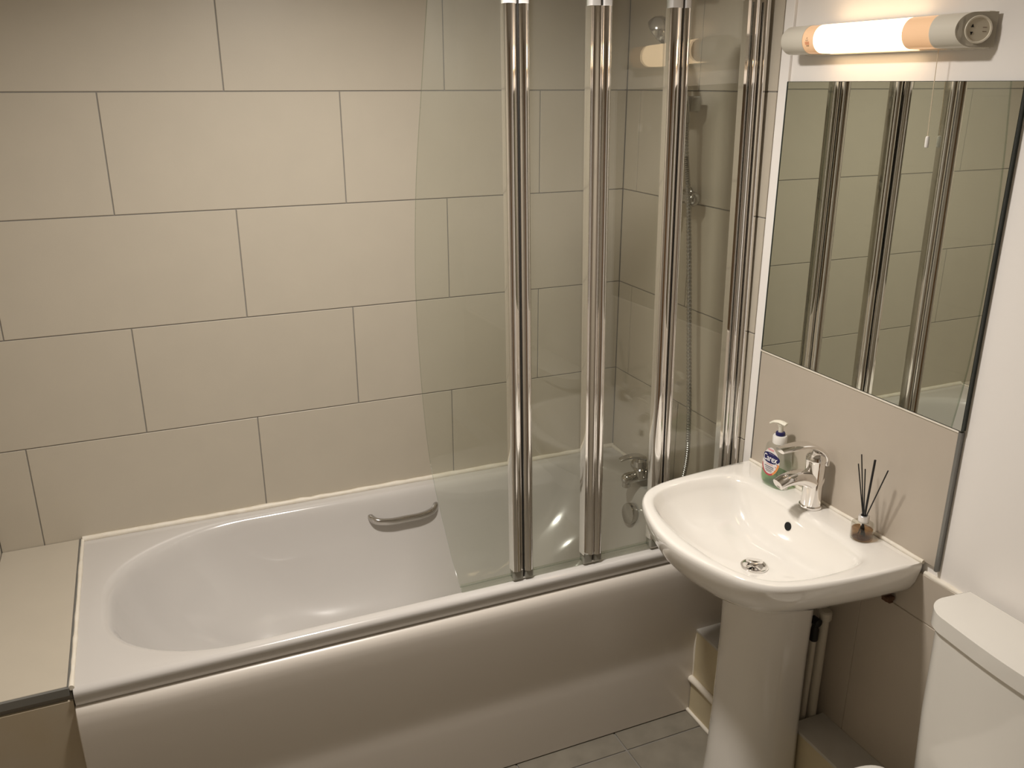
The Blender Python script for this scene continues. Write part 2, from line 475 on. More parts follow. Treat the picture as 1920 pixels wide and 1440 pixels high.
# ------------------------------------------------------------------ bath mixer tap
tap = thing('bath_tap', 'chrome lever mixer tap on the end of the bathtub behind the glass', 'tap', (-.05, -.33, .578))
for y in (-.255, -.405):
    obj('pillar_leg', lz([(.026, 0), (.027, .004), (.022, .008), (.016, .012), (.016, .035)], (-.045, y, .578), seg=24), 'dchrome', tap)
bm = lz([(.001, -.10), (.014, -.098), (.021, -.09), (.0225, -.08), (.0225, .08), (.021, .09), (.014, .098), (.001, .1)], (-.050, -.33, .618), (0, 1, 0), seg=30)
obj('mixer_body', bm, 'dchrome', tap)
pth = [(-.05, -.322, .613), (-.075, -.320, .613), (-.100, -.318, .612), (-.118, -.317, .611), (-.132, -.316, .609), (-.141, -.3155, .607), (-.146, -.315, .605)]
obj('spout', sw(pth, [.0175, .0175, .018, .0195, .0190, .0140, .004], 22), 'dchrome', tap, smooth=60)
obj('spout_outlet', lz([(.0125, 0), (.0135, .002), (.0135, .018)], (-.130, -.316, .583), seg=20), 'dchrome', tap)
bm = lz([(.021, 0), (.022, .01), (.0215, .030), (.0185, .033), (.0185, .036), (.021, .039), (.0205, .058), (.014, .066), (0, .068)], (-.082, -.322, .612), (-.10, 0, 1), seg=30)
obj('cartridge', bm, 'dchrome', tap)
pth = catmull([(-.074, -.325, .672), (-.092, -.322, .683), (-.115, -.318, .686), (-.138, -.315, .683), (-.156, -.312, .677)], 5)
n = len(pth)
obj('lever', sw(pth, [(.017 - .006 * k / n, .010 - .005 * k / n) for k in range(n)], 18, up=(0, 0, 1)), 'dchrome', tap, smooth=60)

# ------------------------------------------------------------------ shower set
sh = thing('shower_set', 'chrome shower riser rail with handset and ribbed hose behind the glass screen', 'shower', (-.0, -.405, 1.44))
RY = -.366
obj('riser_rail', lz([(.009, 0), (.009, .62)], (-.052, RY, 1.435), seg=18), 'chrome', sh)
for z in (1.492, 2.02):
    bm = bmesh.new()
    lathe(bm, [(.024, .0), (.024, .006), (.016, .014), (.014, .04), (.014, .066), (.010, .072), (0, .074)], (-.0005, RY, z), (-1, 0, 0), seg=24)
    lathe(bm, [(.0165, -.01), (.0165, .075), (.0195, .081), (.0205, .091), (.017, .101), (.009, .107), (0, .1085)], (-.05, RY, z), (0, -1, 0), seg=24)
    obj('wall_bracket', bm, 'smoke', sh)
bm = bmesh.new()
box(bm, -.082, -.036, -.447, RY + .02, 1.718, 1.758, bev=.005)
lathe(bm, [(.013, 0), (.015, .01), (.015, .032), (.013, .036), (0, .037)], (-.085, -.443, 1.722), (-.15, .1, 1), seg=20)
obj('slider', bm, 'smoke', sh)
hp = catmull([(-.083, -.452, 1.690), (-.087, -.444, 1.745), (-.091, -.425, 1.81), (-.095, -.398, 1.862), (-.099, -.365, 1.905)], 6)
n = len(hp)
hs = obj('handset', sw(hp, [.0105 + .004 * k / n for k in range(n)], 18), 'smoke', sh, smooth=60)
hd = Vector((-.103, -.340, 1.925))
bm = lz([(.012, -.028), (.026, -.020), (.036, -.006), (.038, .006), (.037, .014), (.032, .018), (0, .018)], hd, (-.45, .62, -.60), seg=32)
obj('shower_head', bm, 'smoke', hs)
# hose (ribbed)
hz = catmull([(-.083, -.453, 1.692), (-.080, -.456, 1.62), (-.068, -.462, 1.50), (-.060, -.478, 1.30), (-.058, -.500, 1.08), (-.060, -.525, .88), (-.066, -.535, .74), (-.085, -.52, .63),
              (-.105, -.47, .585), (-.10, -.41, .60), (-.075, -.372, .665), (-.052, -.352, .685), (-.036, -.345, .655), (-.040, -.345, .625)], 60)
out = [hz[0]]; acc = 0
for a, b in zip(hz[:-1], hz[1:]):
    acc += (b - a).length
    if acc >= .00165: out.append(b); acc = 0
rr = [.0074 if k % 3 else .0058 for k in range(len(out))]
obj('hose', sw(out, rr, 10), 'hose', sh, smooth=30)

# ------------------------------------------------------------------ bath screen (tilted a little inwards at the top)
scr = thing('bath_screen', 'folding glass bath screen with four panels and chrome hinge posts on the bath rim', 'shower screen', (0, -.668, .586))
TILT = math.atan2(.024, 1.37)
scr.rotation_euler = (-TILT, -.010 / 1.37, 0)
HS = 1.386
def panel(x0, x1, curve=None, z0=.012):
    bm = bmesh.new(); t = .003
    if curve is None:
        box(bm, x0, x1, -t, t, z0, HS)
    else:
        pts = [(x1, z0)] + [(x1, HS)] + curve
        a = [bm.verts.new((x, -t, z)) for x, z in pts]; b = [bm.verts.new((x, t, z)) for x, z in pts]
        n = len(pts)
        for i in range(n): bm.faces.new((a[i], a[(i + 1) % n], b[(i + 1) % n], b[i]))
        bm.faces.new(a); bm.faces.new(list(reversed(b)))
    o = obj('glass_panel', bm, ['glass', 'glass_edge'], scr, smooth=0, local=True)
    for p in o.data.polygons:
        if abs(p.normal.y) < .5: p.material_index = 1
    return o
panel(-.215, -.045); panel(-.425, -.262); panel(-.625, -.470)
cv = [(q.x, q.z) for q in catmull([(-.838, 0, HS), (-.860, 0, 1.20), (-.8835, 0, .98), (-.894, 0, .72), (-.8815, 0, .39), (-.842, 0, .135), (-.817, 0, .012)], 10)]
panel(-.818, -.670, cv)
# chrome posts
def half_round(x0, x1, d, kind, n=10):
    """profile points (x, y) of one hinge half: front faces -y"""
    pts = [(x0, .010), (x0, -.007)]
    for k in range(0, n + 1):
        t = .04 + .92 * k / n
        if kind == 'round': y = -.0095 - d * math.sin(PI * t) ** .8
        elif kind == 'roundL': y = -.0095 - d * math.sin(PI * t ** .75) ** .8
        else:                                  # fluted: broad hollow and a ridge beside the hinge
            y = -.0095 - d * (.9 - .8 * math.sin(PI * t / .66) if t < .66 else .9 + .35 * math.sin(PI * (t - .66) / .34))
        pts.append((x0 + (x1 - x0) * t, y))
    pts += [(x1, -.007), (x1, .010)]
    # the back is rounded as well
    for k in range(1, n):
        t = 1 - k / n
        pts.append((x0 + (x1 - x0) * t, .010 + .006 * math.sin(PI * t)))
    return pts
def ext(pts, z0, z1):
    bm = bmesh.new(); prism(bm, pts, z0, z1); return bm
def post(g, left_w, right_w, kl, kr, zb):
    # profile on the left and right of the hinge gap g
    a = half_round(g - left_w, g - .0010, .0085, kl, 14); b = half_round(g + .0010, g + right_w, .0085, kr, 14)
    p1 = obj('hinge_post', ext(a, .028, HS - .020), 'chrome', scr, smooth=40, local=True)
    p2 = obj('hinge_post', ext(b, .024, HS - .020), 'chrome', scr, smooth=40, local=True)
    for pts, (c0, c1) in ((a, (g - left_w, g - .0015)), (b, (g + .0015, g + right_w))):
        q = rrect(c0 + .002, c1 - .0005, -.014, .012, .004, 3)
        obj('end_cap', ext(q, HS - .020, HS + .010), 'cap', scr, smooth=40, local=True)
        obj('end_cap', ext(q, .004, .0285), 'capdark', scr, smooth=40, local=True)
    obj('hinge_seal', ext([(g - .0010, -.011), (g + .0010, -.011), (g + .0010, .008), (g - .0010, .008)], .006, HS), 'sealdark', scr, smooth=0, local=True)
post(-.646, .031, .027, 'roundL', 'round', .0)
post(-.446, .029, .027, 'flute', 'round', .0)
post(-.236, .034, .021, 'round', 'round', .0)
# wall channel: stepped fluted aluminium
wp = []
front = [(-.004, -.036), (-.010, -.038), (-.016, -.037), (-.020, -.032), (-.021, -.027), (-.0235, -.022), (-.030, -.021), (-.035, -.019), (-.0375, -.014), (-.036, -.009), (-.041, -.007),
         (-.047, -.005), (-.050, .000), (-.047, .006), (-.040, .011), (-.032, .014), (-.026, .020), (-.027, .030), (-.022, .037), (-.012, .040), (-.004, .041)]
fr = [(q.x, q.y) for q in catmull([(x, y, 0) for x, y in front], 4)]
bm = ext([(-.0035, -.036)] + fr + [(-.0035, .041)], .02, HS + .02)
for v in bm.verts: v.co.y += .012
o = obj('wall_channel', bm, 'chrome', scr, smooth=40, local=True)
bm = ext([(-.0585, -.0125), (-.052, -.0135), (-.047, -.010), (-.047, .008), (-.0585, .008)], .02, HS); obj('hinge_post', bm, 'chrome', scr, smooth=40, local=True)
# clear drip seals under each panel
for x0, x1 in ((-.214, -.05), (-.424, -.262), (-.618, -.47), (-.814, -.672)):
    obj('drip_seal', bx(x0, x1, -.0055, .0055, -.003, .016, bev=.0015), 'seal', scr, smooth=40, local=True)

# ------------------------------------------------------------------ wash basin
wb = thing('wash_basin', 'white ceramic pedestal wash basin below the mirror', 'wash basin', (-.15, -1.025, 0))
c = (-.205, -1.028); YB = -1.025
NR = 160
half = [(0, .290), (-.06, .2895), (-.13, .2865), (-.20, .281), (-.27, .272), (-.32, .260), (-.36, .240), (-.392, .205), (-.414, .16), (-.432, .105), (-.444, .05), (-.448, 0)]
sm = [(q.x, q.y) for q in catmull([(x, y, 0) for x, y in half], 6)]
O = [(min(x, -.001), YB + y) for x, y in sm] + [(min(x, -.001), YB - y) for x, y in reversed(sm[:-1])]
ih = [(-.083, 0), (-.083, .08), (-.084, .15), (-.092, .195), (-.115, .225), (-.16, .238), (-.22, .241), (-.28, .236), (-.325, .222), (-.36, .195), (-.384, .150), (-.398, .09), (-.403, 0)]
si = [(q.x, q.y) for q in catmull([(x, y, 0) for x, y in ih], 6)]
I = [(x, YB + y) for x, y in si] + [(x, YB - y) for x, y in reversed(si[1:-1])]
dirs = [(.22 * math.cos(2 * PI * k / NR), .28 * math.sin(2 * PI * k / NR)) for k in range(NR)]
dirs += [(-.001 - c[0], YB + .29 - c[1]), (-.001 - c[0], YB - .29 - c[1])]
dirs.sort(key=lambda d: math.atan2(d[1], d[0]))
Oo = ray_outline(O, c, dirs); Ii = ray_outline(I, c, dirs)
ZB = .703; ZT = .8255
rings = []
for s in (.14, .2, .3, .4, .5, .6, .68, .75, .81, .86, .90, .935, .965):
    ring = []
    for x, y in Ii:
        e = 3.2 + 4.3 * max(0, (x - c[0]) / math.hypot(x - c[0], y - c[1])) ** 1.5
        ring.append((c[0] + (x - c[0]) * s, c[1] + (y - c[1]) * s, ZB + .010 * s + (ZT - .010 - .012 - ZB) * s ** e))
    rings.append(ring)
rings.append([(x, y, ZT - .012) for x, y in lerp2 and Ii] if False else [(c[0] + (x - c[0]) * .985, c[1] + (y - c[1]) * .985, ZT - .0135) for x, y in Ii])
for k, z in ((.03, ZT - .008), (.10, ZT - .0035), (.22, ZT - .0008), (.4, ZT), (.7, ZT + .0004), (.84, ZT)):
    rings.append(lerp2(Ii, Oo, k, z))
def under(k, kb, z):
    out = []
    for x, y in Oo:
        t = min(1, max(0, (x - c[0]) / (-c[0])))
        kk = k + (kb - k) * t
        xx = c[0] + (x - c[0]) * kk if x < c[0] else x
        out.append((xx, YB + (y - YB) * kk, z))
    return out
for k, kb, z in ((.985, .995, ZT - .0012), (.996, 1, ZT - .005), (1.0, 1, ZT - .011), (.999, .998, ZT - .018), (.985, .985, ZT - .034), (.955, .965, ZT - .054), (.905, .93, ZT - .074), (.83, .87, ZT - .094), (.72, .78, ZT - .112), (.60, .66, ZT - .125), (.46, .55, ZT - .134)):
    rings.append(under(k, kb, z))
bm = bmesh.new()
loft(bm, rings, fan0=(c[0], c[1], ZB - .004), cap1=True)
obj('basin_bowl', bm, 'ceramic', wb, smooth=60)
# pedestal
bm = bmesh.new(); rings = []
for z, a, b in ((0, .118, .124), (.02, .117, .123), (.12, .110, .115), (.30, .104, .111), (.50, .102, .109), (.66, .106, .111), (.70, .108, .110)):
    ring = []
    for k in range(64):
        an = 2 * PI * k / 64; cx, sy = math.cos(an), math.sin(an)
        ring.append((min(-.1075, -.146 + a * math.copysign(abs(cx) ** (2 / 2.35), cx)), -1.03 + b * math.copysign(abs(sy) ** (2 / 2.35), sy), z))
    rings.append(ring)
loft(bm, rings)
obj('pedestal', bm, 'ceramic', wb, smooth=60)
# overflow hole and waste
bm = bmesh.new()
so = .94; sl = ((ZT - .022 - ZB) * 7.5 * so ** 6.5 + .010) / (.205 - .083)
ov = Vector((c[0] + (.205 - .083) * so - .0012, -1.003, ZB + .010 * so + (ZT - .022 - ZB) * so ** 7.5)); nn = Vector((-sl, 0, 1)).normalized()
lathe(bm, [(.0105, -.004), (.0105, .0008), (.0, .0009)], ov, nn, seg=26)
o = obj('overflow_hole', bm, 'hole', wb)
WZ = .7065
bm = lz([(.0315, -.004), (.0325, .0), (.0315, .0025), (.027, .003), (.0205, .0005), (.0195, -.006), (.0, -.006)], (-.203, -1.028, WZ), seg=40)
ws = obj('basin_waste', bm, 'chrome', wb)
obj('plug_hole', lz([(.0195, 0), (0, .0001)], (-.203, -1.028, WZ - .0045), seg=30), 'hole', ws)
bm = bmesh.new(); lathe(bm, [(.002, -.012), (.017, -.001), (.0195, .0025), (.0195, .006), (.0185, .008), (.006, .0095), (0, .0095)], (0, 0, 0), seg=36)
bmesh.ops.transform(bm, verts=bm.verts[:], matrix=Matrix.Translation((-.203, -1.027, WZ + .008)) @ Matrix.Rotation(math.radians(12), 4, 'Y') @ Matrix.Rotation(math.radians(-14), 4, 'X'))
obj('plug', bm, 'chrome', ws)
# rusty fixing under the basin
bm = bmesh.new(); box(bm, -.028, -.004, -1.265, -1.248, .702, .712, bev=.002); box(bm, -.016, -.004, -1.262, -1.252, .694, .704, bev=.002)
obj('fixing_bracket', bm, 'rust', wb)

# ------------------------------------------------------------------ basin tap
bt = thing('basin_tap', 'chrome lever mixer tap on the wash basin', 'tap', (-.040, -1.015, .8255))
TX, TY = -.040, -1.015
bm = lz([(.0265, 0), (.0275, .002), (.0275, .006), (.0255, .008)], (TX, TY, .8255), seg=40)
obj('base_ring', bm, 'chrome', bt)
# body: column that leans and swells towards the cartridge, with the spout growing out of it
bm = bmesh.new()
pth = catmull([(TX, TY, .832), (TX + .000, TY, .86), (TX + .000, TY, .885), (TX + .001, TY, .912), (TX + .001, TY, .935), (TX + .001, TY, .946)], 4)
sweep(bm, pth, [.0245 - .0015 * math.sin(PI * k / len(pth)) for k in range(len(pth))], 32)
obj('tap_body', bm, 'chrome', bt, smooth=60)
pth = catmull([(TX + .008, TY, .888), (TX - .018, TY + .002, .902), (TX - .045, TY + .004, .909), (TX - .075, TY + .006, .907), (TX - .100, TY + .008, .898)], 6)
n = len(pth)
obj('spout', sw(pth, [(.0235 - .0055 * k / n, .0255 - .0145 * (k / n) ** .8) for k in range(n)], 28, up=(0, 0, 1), sq=2.4), 'chrome', bt, smooth=60)
obj('aerator', lz([(.0115, 0), (.0125, .002), (.0125, .010)], (TX - .088, TY + .0075, .887), (.25, 0, 1), seg=24), 'dchrome', bt)
# lever: collar on the body and an arched paddle with an open loop
bm = bmesh.new()
pth = catmull([(TX + .017, TY, .938), (TX + .016, TY, .955), (TX + .006, TY + .001, .971), (TX - .020, TY + .003, .986), (TX - .050, TY + .005, .990), (TX - .078, TY + .007, .988), (TX - .104, TY + .009, .985)], 6)
n = len(pth)
sweep(bm, pth, [(.0080 - .0030 * k / n, .0245 - .0095 * (k / n) ** 1.4) for k in range(n)], 24, up=(0, 1, 0), sq=2.6)
lv = obj('lever', bm, 'chrome', bt, smooth=60)
bm = lz([(.0235, 0), (.0245, .004), (.0235, .012), (.018, .020), (.008, .024), (0, .0245)], (TX + .001, TY, .945), (-.12, 0, 1), seg=32)
obj('cartridge_cap', bm, 'chrome', bt)

# ------------------------------------------------------------------ splashback and mirror
sb = thing('splashback', 'single large beige tile splashback with grey edge trim behind the basin', 'splashback', (0, -1.04, .98))
obj('tile', bx(-.001, .0075, -1.345, -.7385, .829, 1.1345, bev=.001, seg=1), 'dado', sb, smooth=0)
obj('edge_trim', bx(-.0025, .0075, -1.352, -1.3455, .822, 1.136), 'trimgrey', sb, smooth=0)
obj('edge_trim', bx(-.002, .0075, -.738, -.736, .83, 1.136), 'trimgrey', sb, smooth=0)
obj('edge_trim', bx(-.003, .0075, -1.3455, -.738, 1.1346, 1.1385), 'caulk', sb, smooth=0)
mi = thing('mirror', 'frameless rectangular wall mirror above the basin', 'mirror', (0, -1.045, 1.14))
obj('mirror_back', bx(-.0040, .0075, -1.3525, -.7400, 1.1400, 1.7935), 'mirror_edge', mi, smooth=0)
obj('mirror_glass', bx(-.0048, -.0041, -1.3515, -.7410, 1.1410, 1.7925), 'mirror', mi, smooth=0)
obj('bevel_strip', bx(-.0058, -.0049, -.7435, -.7410, 1.1410, 1.7925), 'mirror_edge', mi, smooth=0)

# ------------------------------------------------------------------ wall lamp with shaver socket
lp = thing('wall_lamp', 'lit tube wall lamp with built-in shaver socket above the mirror', 'lamp', (0, -1.02, 1.88))
LZ, LX, LR = 1.8795, -.032, .0295
def arc(r, n=20, x_back=-.006, cx=LX):
    pts = [(x_back, LZ + r)]
    for k in range(n + 1):
        a = PI / 2 + PI * k / n
        pts.append((cx + r * math.cos(a), LZ + r * math.sin(a)))
    pts.append((x_back, LZ - r))
    return pts
def dsec(bm, ys, rs, cap=True):
    rings = [[(x, y, z) for x, z in arc(r)] for y, r in zip(ys, rs)]
    loft(bm, rings, cap0=cap, cap1=cap)
obj('back_plate', bx(-.009, .0078, -1.262, -.795, LZ - .0315, LZ + .0315, bev=.002), 'lampwhite', lp)
bm = bmesh.new(); dsec(bm, [-.766, -.7665, -.769, -.775, -.842], [.018, .023, .0265, LR, LR]); obj('end_cap', bm, 'lampwhite', lp, smooth=40)
bm = bmesh.new(); dsec(bm, [-.8422, -.876], [LR - .0006] * 2); td = obj('tube_end', bm, 'tubedim', lp, smooth=40)
bm = bmesh.new(); dsec(bm, [-.876, -1.118], [LR - .0006] * 2); obj('tube', bm, 'tube', lp, smooth=40)
bm = bmesh.new(); dsec(bm, [-1.118, -1.182], [LR - .0006] * 2); obj('tube_end', bm, 'tubedim', lp, smooth=40)
# socket housing cut by a slanting face
x_f = LX - LR
def yend(x): return -1.240 - (x - x_f) * .034 / .062
bm = bmesh.new()
A = arc(LR, x_back=.0)
loft(bm, [[(x, -1.1825, z) for x, z in A], [(x, yend(x), z) for x, z in A]])
obj('socket_housing', bm, 'lampwhite', lp, smooth=40)
sn = Vector((-.034, -.062, 0)).normalized()
sc = Vector((-.0275, yend(-.0275), LZ)) + sn * .0004
bm = bmesh.new()
ring = [V(x, yend(x), z) + sn * .0003 for x, z in arc(LR - .0002, x_back=.0)]
f = bm.faces.new([bm.verts.new(p) for p in ring])
bmesh.ops.solidify(bm, geom=[f], thickness=-.0004)
sf = obj('socket_face', bm, 'socket', lp, smooth=0)
obj('socket_ring', lz([(.0220, 0), (.0232, .001), (.0236, .0025), (.0226, .0035), (.0204, .0030), (.0196, .0006)], sc, sn, seg=40, cap0=False, cap1=False), 'socket', sf)
obj('socket_well', lz([(.0200, .0003), (.0200, .0009), (0, .0009)], sc, sn, seg=40), 'socketshade', sf)
side = sn.cross(Vector((0, 0, 1))).normalized()      # points to the left as seen from the camera or right
if side.x > 0: side = -side
def poly3(pts, th=.0006):
    bm = bmesh.new(); f = bm.faces.new([bm.verts.new(p) for p in pts])
    r = bmesh.ops.extrude_face_region(bm, geom=[f])
    nrm = (pts[1] - pts[0]).cross(pts[2] - pts[0]).normalized()
    if nrm.dot(sn) < 0: nrm = -nrm
    bmesh.ops.translate(bm, verts=[v for v in r['geom'] if isinstance(v, bmesh.types.BMVert)], vec=nrm * th)
    return bm
def at(u, v, h=.0010): return sc + side * u + Vector((0, 0, v)) + sn * h
obj('socket_slot', poly3([at(.0130, .0038), at(.0082, .0038), at(.0100, .0092)]), 'hole', sf, smooth=0)
obj('socket_slot', poly3([at(.0130, -.0038), at(.0082, -.0038), at(.0110, -.0092)]), 'hole', sf, smooth=0)
for v in (.0035, -.0035): obj('socket_mark', poly3([at(-.0075, v - .0004), at(-.0145, v - .0004), at(-.0145, v + .0004), at(-.0075, v + .0004)], .0003), 'printdark', sf, smooth=0)
# print on the dim end: warning triangle and text lines, bent round the tube
def tube_pt(y, zc, r=LR - .0003):
    a = math.asin(max(-1, min(1, (zc - LZ) / r)))
    return V(LX - r * math.cos(a), y, LZ + r * math.sin(a))
def strip(bm, y0, z0, y1, z1, wdt):
    d = Vector((y1 - y0, z1 - z0)).normalized(); nx, nz = -d.y * wdt / 2, d.x * wdt / 2
    q = [tube_pt(y0 + nx, z0 + nz), tube_pt(y1 + nx, z1 + nz), tube_pt(y1 - nx, z1 - nz), tube_pt(y0 - nx, z0 - nz)]
    bm.faces.new([bm.verts.new(p) for p in q])
bm = bmesh.new()
for a, b in (((-.857, LZ + .004), (-.8535, LZ - .003)), ((-.8535, LZ - .003), (-.8605, LZ - .003)), ((-.8605, LZ - .003), (-.857, LZ + .004))): strip(bm, *a, *b, .0007)
obj('warning_triangle', bm, 'printdark', td, smooth=0)
bm = bmesh.new()
for k in range(3): strip(bm, -.851, LZ - .0060 - .0022 * k, -.864, LZ - .0060 - .0022 * k, .0013)
obj('warning_text', bm, 'printred', td, smooth=0)
bm = bmesh.new(); strip(bm, -.854, LZ - .0135, -.857, LZ - .0135, .0016); strip(bm, -.858, LZ - .0135, -.862, LZ - .0135, .0016)
obj('rating_mark', bm, 'printdark', td, smooth=0)
# pull cord
cd = obj('pull_cord', sw([(-.019, -1.172, LZ - .029), (-.0195, -1.174, 1.78), (-.020, -1.178, 1.692)], .0007, 8), 'cord', lp)
obj('cord_toggle', lz([(.002, .0), (.0036, .001), (.0040, .004), (.0040, .018), (.0030, .0215), (.001, .022)], (-.0201, -1.179, 1.671), (.0, .02, 1), seg=16), 'collar', cd)

# ------------------------------------------------------------------ ceiling lamp (gives the main light)
cl = thing('ceiling_lamp', 'round flush ceiling downlight with white rim', 'lamp', (CEIL_LAMP[0], CEIL_LAMP[1], ZC))
obj('lamp_rim', lz([(.090, 0), (.120, .0), (.120, .012), (.112, .020), (.096, .022), (.092, .016)], (CEIL_LAMP[0], CEIL_LAMP[1], ZC - .0005), (0, 0, -1), seg=48, cap0=False, cap1=False), 'lampwhite', cl)
obj('lamp_disc', lz([(.091, .004), (.091, .014), (0, .0145)], (CEIL_LAMP[0], CEIL_LAMP[1], ZC - .0005), (0, 0, -1), seg=48), 'dome', cl)
ld = bpy.data.lights.new('ceiling_bulb', 'AREA'); ld.shape = 'DISK'; ld.size = .17; ld.energy = CEIL_POWER; ld.color = CEIL_COL; ld.spread = math.radians(CEIL_SPREAD)
lo = bpy.data.objects.new('ceiling_bulb', ld); COL.objects.link(lo); lo.parent = cl; lo.location = (0, 0, -.024)

# ------------------------------------------------------------------ soap dispenser
SX, SY, SZ = -.039, -.884, .8265
sd = thing('soap_dispenser', 'clear pump bottle of green hand soap on the basin beside the tap', 'soap dispenser', (SX, SY, SZ))
SROT = math.radians(6)          # broad face towards the room
def sp(u, d, h):
    """u along the broad face, d towards the room, h height"""
    x = -d; y = -u
    cr, sr = math.cos(SROT), math.sin(SROT)
    return V(SX + x * cr - y * sr, SY + x * sr + y * cr, SZ + h)
def bottle_ring(hw, hd, h, n=40, e=3.0):
    r = []
    for k in range(n):
        a = 2 * PI * k / n; cx, sy = math.cos(a), math.sin(a)
        r.append(sp(hw * math.copysign(abs(cx) ** (2 / e), cx), hd * math.copysign(abs(sy) ** (2 / e), sy), h))
    return r
BP = [(.030, .019, 0), (.035, .023, .002), (.0385, .0255, .008), (.0400, .0265, .020), (.0390, .026, .040), (.0370, .025, .058), (.0350, .0235, .076), (.0340, .0225, .090), (.0335, .0215, .098), (.031, .020, .106), (.025, .0175, .1115), (.016, .0145, .114)]
bm = bmesh.new(); loft(bm, [bottle_ring(*q) for q in BP]); obj('bottle', bm, 'bottle', sd, smooth=60)
bm = bmesh.new(); loft(bm, [bottle_ring(a - .0016, b - .0016, h + .0016) for a, b, h in BP[:4]] + [bottle_ring(.0378, .0247, .034), bottle_ring(.0378, .0247, .0342)]); obj('liquid_soap', bm, 'soap', sd, smooth=40)
bm = bmesh.new(); lathe(bm, [(.0145, .112), (.0172, .1135), (.0176, .120), (.0176, .131), (.0160, .134)], sp(0, 0, 0), seg=36)
for k in range(36):
    a = 2 * PI * k / 36
    p = sp(.0176 * math.cos(a), .0176 * math.sin(a), 0)
obj('pump_collar', bm, 'collar', sd)
obj('neck_ring', lz([(.010, .134), (.0115, .1345), (.0118, .139), (.0108, .1425), (.008, .143)], sp(0, 0, 0), seg=32), 'navy', sd)
bm = bmesh.new(); lathe(bm, [(.0062, .142), (.0060, .154), (.0085, .160), (.0105, .164)], sp(0, 0, 0), seg=20)
pth = catmull([sp(.014, -.002, .1650), sp(.006, 0, .1675), sp(-.006, .002, .1680), sp(-.018, .006, .1655), sp(-.028, .008, .1585)], 5)
n = len(pth)
sweep(bm, pth, [((.0085 + .003 * math.sin(PI * k / n)) * (1 - .5 * k / n), .0048 - .002 * k / n) for k in range(n)], 14, up=(0, 0, 1))
obj('pump_head', bm, 'pump', sd, smooth=60)
obj('dip_tube', sw([sp(0, 0, .115), sp(.002, 0, .06), sp(.006, .004, .006)], .0022, 8), 'bottle', sd)
# label on the broad face, following its curve
def face_d(u, h):
    for (a0, b0, h0), (a1, b1, h1) in zip(BP[:-1], BP[1:]):
        if h0 <= h <= h1:
            t = (h - h0) / (h1 - h0); hw = a0 + (a1 - a0) * t; hd = b0 + (b1 - b0) * t
            return hd * max(0, 1 - abs(u / hw) ** 3.0) ** (1 / 3.0)
    return .02
def flat(name, pts, off, m, par, n=3):
    """flat print: polygon (u, h) laid on the bottle face"""
    bm = bmesh.new()
    cu = sum(p[0] for p in pts) / len(pts); ch = sum(p[1] for p in pts) / len(pts)
    ringsv = []
    for k in range(1, n + 1):
        ringsv.append([bm.verts.new(sp(cu + (u - cu) * k / n, face_d(cu + (u - cu) * k / n, ch + (h - ch) * k / n) + off, ch + (h - ch) * k / n)) for u, h in pts])
    cc = bm.verts.new(sp(cu, face_d(cu, ch) + off, ch)); q = len(pts)
    for i in range(q): bm.faces.new((cc, ringsv[0][i], ringsv[0][(i + 1) % q]))
    for a, b in zip(ringsv[:-1], ringsv[1:]):
        for i in range(q): bm.faces.new((a[i], b[i], b[(i + 1) % q], a[(i + 1) % q]))
    return obj(name, bm, m, par, smooth=60)
def egg(cu, ch, ru, rt, rb, n=40, sharp=1.0):
    return [(cu + ru * math.cos(2 * PI * k / n) * (1 - (.28 * sharp * max(0, math.sin(2 * PI * k / n)) ** 2)), ch + (rt if math.sin(2 * PI * k / n) > 0 else rb) * math.sin(2 * PI * k / n)) for k in range(n)]
LU = -.002
LH = .018
lab = flat('label', egg(LU, .048 + LH, .0285, .037, .036), .0006, 'labelw', sd, 6)
lab['label'] = 'oval white label with navy oval reading Carex'
def crescent(a0, a1, r0, r1, n=14):
    P = []
    for k in range(n + 1):
        a = math.radians(a0 + (a1 - a0) * k / n); P.append((LU + .0285 * r1 * math.cos(a), .048 + LH + .036 * r1 * math.sin(a)))
    for k in range(n, -1, -1):
        a = math.radians(a0 + (a1 - a0) * k / n); P.append((LU + .0285 * r0 * math.cos(a), .048 + LH + .036 * r0 * math.sin(a)))
    return P
def flat_strip(name, a0, a1, r0, r1, m):
    P = crescent(a0, a1, r0, r1); n = len(P) // 2
    bm = bmesh.new(); vs = [bm.verts.new(sp(u, face_d(u, h) + .0009, h)) for u, h in P]
    for i in range(n - 1): bm.faces.new((vs[i], vs[i + 1], vs[-2 - i], vs[-1 - i]))
    return obj(name, bm, m, lab, smooth=60)
flat_strip('label_band', 195, 300, .86, 1.0, 'labelr')
flat_strip('label_band', 300, 360, .84, 1.0, 'labelo')
flat('brand_oval', [(LU + .0285 * math.cos(2 * PI * k / 36), .0585 + LH + .0140 * math.sin(2 * PI * k / 36)) for k in range(36)], .0011, 'navy', lab, 5)
